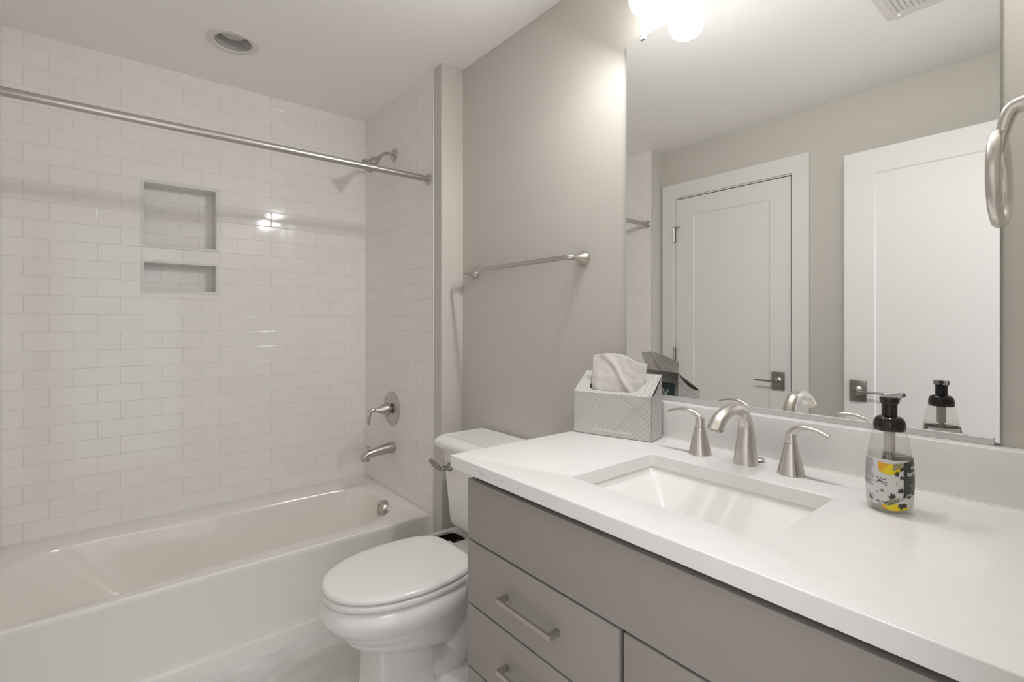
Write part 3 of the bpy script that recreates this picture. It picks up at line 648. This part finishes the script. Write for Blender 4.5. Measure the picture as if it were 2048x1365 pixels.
# undermount sink
t = empty('sink', (.92, .546, KT-.03), 'rectangular white undermount sink set into the worktop', 'sink')
zt = KT-.0305
def sr(x0, x1, y0, y1, z, r): return [(x, y, z) for x, y in rrect(x0, x1, y0, y1, r, 5)]
bm = bmesh.new()
rings(bm, [sr(SX0-.03, SX1+.03, SY0-.03, SY1+.03, zt-.012, .02), sr(SX0-.03, SX1+.03, SY0-.03, SY1+.03, zt, .02), sr(SX0-.005, SX1+.004, SY0-.005, SY1+.006, zt, .014), sr(SX0-.003, SX1+.001, SY0-.003, SY1+.004, zt-.003, .014), sr(SX0, SX1-.004, SY0, SY1, zt-.012, .016),
           sr(SX0+.008, SX1-.010, SY0+.010, SY1-.012, zt-.018, .014), sr(SX0+.010, SX1-.014, SY0+.012, SY1-.020, zt-.021, .012), sr(SX0+.026, SX1-.115, SY0+.03, SY1-.125, zt-.105, .012), sr(SX0+.034, SX1-.135, SY0+.05, SY1-.145, zt-.120, .02), sr(SX0+.06, SX1-.16, SY0+.09, SY1-.18, zt-.124, .02)], False, True)
obj('basin', bm, 'porc', t, 40)
bm = bmesh.new(); lathe(bm, [(.030, zt-.124), (.030, zt-.1215), (.022, zt-.121), (.020, zt-.123), (.0001, zt-.122)], (.855, .50, 0), n=32); obj('drain', bm, 'nickel', t)

# ================================================================ FAUCET
t = empty('bathroom_faucet', (1.158, .556, KT), 'brushed nickel widespread faucet with arched spout and two lever handles behind the sink', 'faucet')
def handle(y, dirn, dx):
    b = (1.150, y, KT); bm = bmesh.new()
    lathe(bm, [(.0275, 0), (.0275, .002), (.0262, .006), (.0130, .0655), (.0122, .068)], b, n=40)
    hb = obj('handle_base', bm, 'nickelw', t)
    bm = bmesh.new(); lathe(bm, [(.0118, .0685), (.0118, .070), (.0108, .086), (.0105, .090)], b, n=36)
    pts = smooth_path([(b[0], y, KT+.083), (b[0], y+dirn*.004, KT+.093), (b[0]-.001, y+dirn*.022*dx, KT+.1035), (b[0]-.003, y+dirn*.045*dx, KT+.1055), (b[0]-.005, y+dirn*.068*dx, KT+.1015), (b[0]-.006, y+dirn*.085*dx, KT+.095)], 7)
    tube(bm, pts, interp([.0105, .0098, .0088, .0082, .0080, .0078], 7), n=18, rad2=interp([.0100, .0088, .0062, .0050, .0046, .0046], 7), up=(0, 0, 1))
    obj('handle_lever', bm, 'nickelw', t)
handle(.667, 1, 1.0); handle(.4535, -1, .88)
sx, sy_ = 1.155, .555
bm = bmesh.new()
pts = smooth_path([(sx, sy_, KT), (sx, sy_, KT+.035), (sx+.002, sy_, KT+.072), (sx-.002, sy_, KT+.099), (sx-.022, sy_, KT+.1245), (sx-.055, sy_, KT+.1335), (sx-.092, sy_, KT+.129), (sx-.121, sy_, KT+.116), (sx-.139, sy_, KT+.098)], 8)
tube(bm, pts, interp([.0275, .0228, .0185, .0160, .0152, .0152, .0158, .0165, .0175], 8), n=32, rad2=interp([.0275, .0228, .0180, .0150, .0135, .0130, .0135, .0142, .0150], 8), up=(1, 0, 0))
bm.verts.ensure_lookup_table(); lr = bm.verts[-32:]; cc = sum((v.co for v in lr), Vector())/32; td = (pts[-1]-pts[-2]).normalized(); nn = Vector((-.22, 0, -.97))
for v in lr: v.co += td*(nn.dot(cc-v.co)/nn.dot(td))
sp_ = obj('spout', bm, 'nickelw', t)
bm = bmesh.new(); lathe(bm, [(.011, 0), (.011, .004), (.009, .0045)], (sx-.138, sy_, KT+.0985), mtx=aim((-.22, 0, -.97)), n=24); obj('aerator', bm, 'tube', sp_)
bm = bmesh.new(); lathe(bm, [(.0035, -.0), (.0035, .004), (.010, .0048), (.012, .0062), (.010, .0078)], (1.194, .541, KT), n=24); obj('lift_rod', bm, 'nickelw', t)

# ================================================================ TISSUE BOX
# carton built in its own frame (x along width, y depth toward the wall, z up) then turned
TBx, TBy, TBa = 1.0895, 1.044, math.atan2(-.232, .062)
TW, TD, TF, TH = .240, .086, .122, .178
t = bpy.data.objects.new('tissue_box', None); C.objects.link(t); t.location = (TBx, TBy, KT+.0008); t.rotation_euler = (0, 0, TBa)
setprops(t, 'upright grey diamond-print tissue box with a sloping top, in the worktop corner', 'tissue box'); bpy.context.view_layer.update()
def lobj(name, bm, m, par, ang=35):
    bmesh.ops.recalc_face_normals(bm, faces=bm.faces[:]); sharpen(bm, ang)
    me = bpy.data.meshes.new(name); bm.to_mesh(me); bm.free(); me.materials.append(M[m]); o = bpy.data.objects.new(name, me); C.objects.link(o); o.parent = par; return o
# side profile in (y,z): vertical front, sloping top curving in, vertical back
prf = [(0, 0), (0, TF), (.010, TF+.010), (TD*.9, TH-.003), (TD, TH), (TD, 0)]
bm = bmesh.new(); th = .0012
# shell faces: front, back, bottom, sides as thin boards
box(bm, (0, 0, 0), (TW, th, TF)); box(bm, (0, TD-th, 0), (TW, TD, TH)); box(bm, (0, 0, 0), (TW, TD, th))
side = [(0, 0), (0, TF)] + [(TD*k/8, TF+(TH-TF)*(k/8)**1.0-.015*math.sin(PI*k/8)) for k in range(1, 8)] + [(TD, TH), (TD, 0)]
for x in (0, TW-th): prism(bm, side, x, x+th, lambda u, v, w: (w, u, v))
# sloping top with a wide oval opening
sl = math.hypot(TD, TH-TF); ou = rrect(.0, TW, 0, sl, .001, 6); oi = rrect(.040, TW-.042, .012, sl-.004, .026, 6)
def st(u, v, w): k = v/sl; return (u, TD*k+w*(TH-TF)/sl*-1, TF+(TH-TF)*k+w*TD/sl)
rings(bm, [[st(u, v, 0) for u, v in ou], [st(u, v, .0008) for u, v in ou], [st(u, v, .0008) for u, v in oi], [st(u, v, 0) for u, v in oi], [st(u, v, 0) for u, v in ou]], False, False)
ct = lobj('carton', bm, 'carton', t)
bm = nbox((.03, .006, .002), (TW-.03, TD-.003, TF+.001)); inn = lobj('inner_tissues', bm, 'tissue', t)
# flap of raw board above the side, seen in the mirror
for xa in (TW-.011, .010):
    fl = [(TD*k/8, TF+(TH-TF)*(k/8)-.015*math.sin(PI*k/8)-.002) for k in range(0, 9)] + [(TD, TH-.001), (0, TF-.001)]
    bm = bmesh.new(); prism(bm, fl, xa, xa+.001, lambda u, v, w: (w, u, v)); lobj('raw_board_edge', bm, 'brown', t)
bm = nbox((TW-.088, TD, .056), (TW-.014, TD+.0006, .145)); lb = lobj('brand_panel', bm, 'teal', t)
tc_ = bpy.data.curves.new('lettering', 'FONT'); tc_.body = 'oy'; tc_.size = .070; tc_.shear = .25; tc_.extrude = .0003; tc_.offset = .0012
tx = bpy.data.objects.new('lettering', tc_); C.objects.link(tx); bpy.context.view_layer.update()
me = bpy.data.meshes.new_from_object(tx); bpy.data.objects.remove(tx)
for v in me.vertices: v.co = Vector((TW-.104+v.co.x*.85, TD+.0009-v.co.z, .092+v.co.y))
me.materials.clear(); me.materials.append(M['white']); o = bpy.data.objects.new('lettering', me); C.objects.link(o); o.parent = lb
bm = nbox((.058, -.0004, .012), (.185, 0, .019)); o = lobj('print_strip', bm, 'carton2', t)
# tissue sheet: draped fan rising out of the slot
bm = bmesh.new(); NU, NV = 46, 26; gv = []
for i in range(NU+1):
    row = []
    for j in range(NV+1):
        a = i/NU; b_ = j/NV
        x = .046+(.150*(.10+.90*1))*a + .004*math.sin(5*b_)
        x = .046+.152*a+ (a-.5)*.022*b_
        top = .088+.016*math.sin(PI*min(1, a*1.15+.02))-.010*a
        zb = TF-.001+.006*(1-a)
        z = zb+(top+.011)*b_
        y = .030+.024*b_+.010*math.sin(PI*a)*b_-.006*math.sin(3.3*PI*a+1.0-1.6*b_)*(.35+.65*b_)
        # long diagonal crease from upper middle to lower right
        dcr = (a-.84)+.62*b_
        y -= .0085*math.exp(-(dcr/.055)**2)*(1-b_*.35)
        y -= .006*math.exp(-((a-.12)/.08)**2)*(1-b_)
        y += .0018*noise.noise(Vector((a*9, b_*7, 1.3)))
        row.append(bm.verts.new((x, y, z)))
    gv.append(row)
for i in range(NU):
    for j in range(NV): bm.faces.new((gv[i][j], gv[i+1][j], gv[i+1][j+1], gv[i][j+1]))
ts = lobj('tissue', bm, 'tissue', t, 60); sm = ts.modifiers.new('thick', 'SOLIDIFY'); sm.thickness = .0006
ts['label'] = 'white creased tissue pulled up through the slot'

# ================================================================ SOAP BOTTLE
bx, by, bz = 1.074, .260, KT+.0006
t = empty('soap_dispenser', (bx, by, bz), 'clear foaming hand soap bottle with black pump and yellow leaf label, by the sink', 'soap bottle')
EA, EB = .0368, .0335; EROT = .25
def ell(r, a, z, k=None):
    """point on the bottle skin; r=1 body, angle a in the world; necks go round"""
    k = 0 if k is None else k
    ca, sa = math.cos(a-EROT), math.sin(a-EROT); A = r*(EA*(1-k)+.0352*k); B = r*(EB*(1-k)+.0352*k)
    x, y = A*ca, B*sa; c, s_ = math.cos(EROT), math.sin(EROT)
    return (bx+x*c-y*s_, by+x*s_+y*c, bz+z)
bprof = [(.80, .0, 0), (.92, .002, 0), (.985, .006, 0), (1.0, .012, 0), (1.012, .03, 0), (1.02, .055, 0), (1.005, .080, 0), (.955, .096, .2), (.885, .110, .4), (.80, .124, .7), (.735, .133, 1), (.70, .137, 1)]
NB = 72
def bring_(r, z, k): return [ell(r, 2*PI*i/NB, z, k) for i in range(NB)]
bm = bmesh.new()
rings(bm, [bring_(.55, .004, 0)]+[bring_(r, z, k) for r, z, k in bprof]+[bring_(.725, .1372, 1), bring_(.725, .1388, 1), bring_(.60, .1395, 1), bring_(.60, .148, 1)], True, True)
btl = obj('bottle', bm, 'pvc', t, 60)
bm = bmesh.new(); lp = [(.80, .003, 0), (.955, .007, 0), (.975, .02, 0), (.985, .055, 0), (.97, .080, 0), (.935, .092, .15), (.905, .0985, .2)]
rings(bm, [bring_(r, z, k) for r, z, k in lp]); obj('liquid_soap', bm, 'soap', t, 60)
bm = bmesh.new(); lathe(bm, [(.0045, .012), (.0045, .10), (.0085, .101), (.0085, .138)], (bx, by, bz), n=16); obj('dip_tube', bm, 'tube', t)
def skin(a, z, off=.0):
    # radius factor from profile
    for (r0, z0, k0), (r1, z1, k1) in zip(bprof, bprof[1:]):
        if z0 <= z <= z1: q = (z-z0)/(z1-z0); r = r0+(r1-r0)*q; k = k0+(k1-k0)*q; break
    else: r, k = 1, 0
    return ell(r*(1+off/.035), a, z, k)
VA = math.atan2(-by, -bx)    # angle of the side turned to the camera
def decal(poly, off, m, name='label_art', par=None, step=.0025):
    """poly in (s,z): s metres to the right along the skin from the camera-facing line"""
    bm = bmesh.new(); vs = [bm.verts.new((s_, z, 0)) for s_, z in poly]; bm.faces.new(vs)
    ss = [p_[0] for p_ in poly]; k = int((max(ss)-min(ss))/step)
    for i in range(1, k+1):
        x = min(ss)+i*step; bmesh.ops.bisect_plane(bm, geom=bm.verts[:]+bm.edges[:]+bm.faces[:], plane_co=(x, 0, 0), plane_no=(1, 0, 0))
    ys = [p_[1] for p_ in poly]
    for i in range(1, int((max(ys)-min(ys))/.005)+1):
        bmesh.ops.bisect_plane(bm, geom=bm.verts[:]+bm.edges[:]+bm.faces[:], plane_co=(0, min(ys)+i*.005, 0), plane_no=(0, 1, 0))
    for v in bm.verts: v.co = Vector(skin(VA+v.co.x/.0352, v.co.y, off))
    return obj(name, bm, m, par or lab, 80, fix=False)
LZ0, LZ1 = .0135, .0925
lab = None
bm = bmesh.new(); rs = []
for z in [LZ0+(LZ1-LZ0)*k/24 for k in range(25)]: rs.append([skin(VA-1.55+(5.0)*i/80, z, .0005) for i in range(81)])
rings(bm, rs, False, False, closed=False)
lab = obj('label_sheet', bm, 'label', t, 80, fix=False); lab['label'] = 'white label with yellow blots, dark leaves and a dark brand panel'
S0 = .0
def P2(u, v):   # photograph label layout (crop pixels, 1072 wide) -> (s, z)
    w = (u-540)/455.0; w = max(-.995, min(.995, w)); a = math.asin(w)
    sag = -105*(w*w)-22*w   # rim ellipse in perspective
    return (a*.0352, LZ0+(1085-(v-0)+ (w)*45 - 60*(1-abs(w)))/ (1085-185)*(LZ1-LZ0)*.98)
def dec(pts, off, m, name='label_art'): return decal([P2(*p_) for p_ in pts], off, m, name)
dec([(330,175),(520,182),(612,190),(610,230),(600,330),(700,300),(780,270),(770,330),(640,400),(560,405),(470,395),(400,375),(350,360)], .0008, 'yellow')
dec([(330,175),(540,184),(470,260),(380,355),(350,358),(335,260)], .0010, 'orange')
dec([(612,190),(780,205),(760,260),(640,325),(598,325)], .0011, 'sage')
dec([(430,980),(520,930),(640,880),(740,870),(700,940),(640,970),(540,1010),(440,1010)], .0008, 'sage')
dec([(400,1015),(470,1005),(520,1020),(620,990),(680,985),(700,1050),(850,1075),(880,1110),(860,1140),(700,1135),(560,1110),(430,1080)], .0010, 'yellow')
dec([(390,1020),(450,1020),(520,1095),(430,1080)], .0012, 'orange')
dec([(795,205),(1020,190),(1100,190),(1100,830),(1000,835),(795,835)], .0010, 'panelk')
def leaf(cx, cy, ang, sc):
    """deeply lobed leaf: rounded lobes on short stalks"""
    for da, L, r in ((0, 1.0, .42), (.75, .85, .36), (-.75, .85, .36), (1.5, .62, .3), (-1.5, .62, .3), (.35, .55, .3), (-.35, .55, .3)):
        a = ang+da; ex, ey = cx+math.cos(a)*L*sc, cy-math.sin(a)*L*sc
        nx_, ny_ = math.sin(a), math.cos(a); w = .12*sc
        poly = [(cx+nx_*w, cy+ny_*w), (ex+nx_*r*sc*.6, ey+ny_*r*sc*.6)]
        for q in range(1, 6):
            b_ = PI/2-PI*q/6; poly.append((ex+math.cos(a)*math.cos(b_)*r*sc*.7+nx_*math.sin(b_)*r*sc*.6, ey-math.sin(a)*math.cos(b_)*r*sc*.7+ny_*math.sin(b_)*r*sc*.6))
        poly += [(ex-nx_*r*sc*.6, ey-ny_*r*sc*.6), (cx-nx_*w, cy-ny_*w)]
        dec(poly, .0014+.00003*L, 'leafk')
for c_ in ((700, 400, 2.9, 62), (775, 330, 2.2, 50), (770, 470, 4.2, 46), (600, 860, 1.9, 78), (735, 770, 1.2, 66), (760, 1015, 4.6, 78), (790, 1040, 5.6, 55), (885, 880, 5.0, 42), (945, 870, .6, 36), (800, 840, 5.5, 50)): leaf(*c_)
def stroke(pts, w, off, m='leafk'):
    for (x0, y0), (x1, y1) in zip(pts, pts[1:]):
        l_ = math.hypot(x1-x0, y1-y0); nx_, ny_ = -(y1-y0)/l_*w/2, (x1-x0)/l_*w/2
        dec([(x0+nx_, y0+ny_), (x1+nx_, y1+ny_), (x1-nx_, y1-ny_), (x0-nx_, y0-ny_)], off, m)
stroke([(300, 945), (440, 965), (600, 965), (740, 930), (850, 860)], 10, .0015); stroke([(305, 970), (395, 1025)], 12, .0015); stroke([(590, 890), (440, 970)], 9, .0015)
for ex, ey in ((320, 475), (385, 485), (465, 495), (485, 565), (490, 615), (310, 580)): stroke([(350, 555), (ex, ey)], 9, .0015); stroke([(ex-9, ey), (ex+9, ey)], 16, .0015)
for k in range(9):
    a = k*2*PI/9; stroke([(405, 735), (405+42*math.cos(a), 735+38*math.sin(a))], 7, .0014, 'sage')
stroke([(395, 735), (415, 735)], 20, .0016); stroke([(305, 790), (340, 770)], 14, .0015); stroke([(655, 565), (665, 610)], 10, .0015, 'inkgrey')
rr = random.Random(3)
for k in range(31):   # lines of small print, too small to read in the photo
    y = 150+k*17.5; x = 92
    if k in (22,): continue
    end = rr.choice((205, 235, 255, 262))
    while x < end:
        w_ = rr.choice((18, 26, 34, 44)); x1 = min(x+w_, end); dec([(x, y), (x1, y), (x1, y+7), (x, y+7)], .0009, 'inkgrey', 'small_print'); x = x1+7
dec([(165, 890), (225, 895), (235, 975), (175, 970)], .0009, 'inkgrey', 'small_print')
stroke([(120, 850), (258, 870), (258, 1000), (200, 1005), (120, 965)], 5, .0009, 'inkgrey')
for k, (y, x0) in enumerate(((650, 890), (695, 915), (735, 925), (775, 915))): dec([(x0, y), (1005, y-6), (1005, y+10), (x0, y+16)], .0014, 'sage', 'small_print')
for body, u, v, sz in (('ever', 920, 362, 105), ('spring', 850, 470, 118)):
    tc_ = bpy.data.curves.new('lettering', 'FONT'); tc_.body = body; tc_.size = 1; tc_.offset = .018; tx = bpy.data.objects.new('l', tc_); C.objects.link(tx); bpy.context.view_layer.update()
    me = bpy.data.meshes.new_from_object(tx); bpy.data.objects.remove(tx)
    s0, z0 = P2(u, v); k_ = sz*1.22/900*(LZ1-LZ0)
    for v_ in me.vertices: v_.co = Vector(skin(VA+(s0+v_.co.x*k_*.86)/.0352, z0+v_.co.y*k_, .0014))
    me.materials.clear(); me.materials.append(M['white']); me.name = 'lettering'
    o = bpy.data.objects.new('lettering', me); C.objects.link(o); o.parent = lab; o.matrix_parent_inverse = parent_inv(lab)
# pump
bm = bmesh.new(); lathe(bm, [(.0001, .1390), (.0226, .1390), (.0236, .1405), (.0238, .148), (.0230, .154), (.0205, .1595), (.0165, .1628), (.0115, .1640), (.0001, .1640)], (bx, by, bz), n=48)
lathe(bm, [(.0114, .162), (.0114, .190)], (bx, by, bz), n=36); pm = obj('pump_collar', bm, 'black', t)
bm = bmesh.new(); NH = 40
def head(z, g, nose, dz):
    out = []
    for i in range(NH):
        a = 2*PI*i/NH; c, s_ = math.cos(a), math.sin(a); r = .0142*g
        x, y = r*c, r*s_
        if c > .2: x += nose*((c-.2)/.8)**1.3; y *= 1-.45*((c-.2)/.8)
        out.append((bx+x, by+y-.17*max(0, x-.004), z+bz+dz*max(0, x-.01)))
    return out
rings(bm, [head(.1855, .92, .003, .0), head(.1875, 1, .022, .10), head(.1945, 1.03, .036, .10), head(.1962, 1.0, .036, .10), head(.197, .9, .033, .10)])
tube(bm, [(bx+.036, by-.006, bz+.1955), (bx+.050, by-.0085, bz+.1962)], .0042, n=12); obj('pump_head', bm, 'black', t)
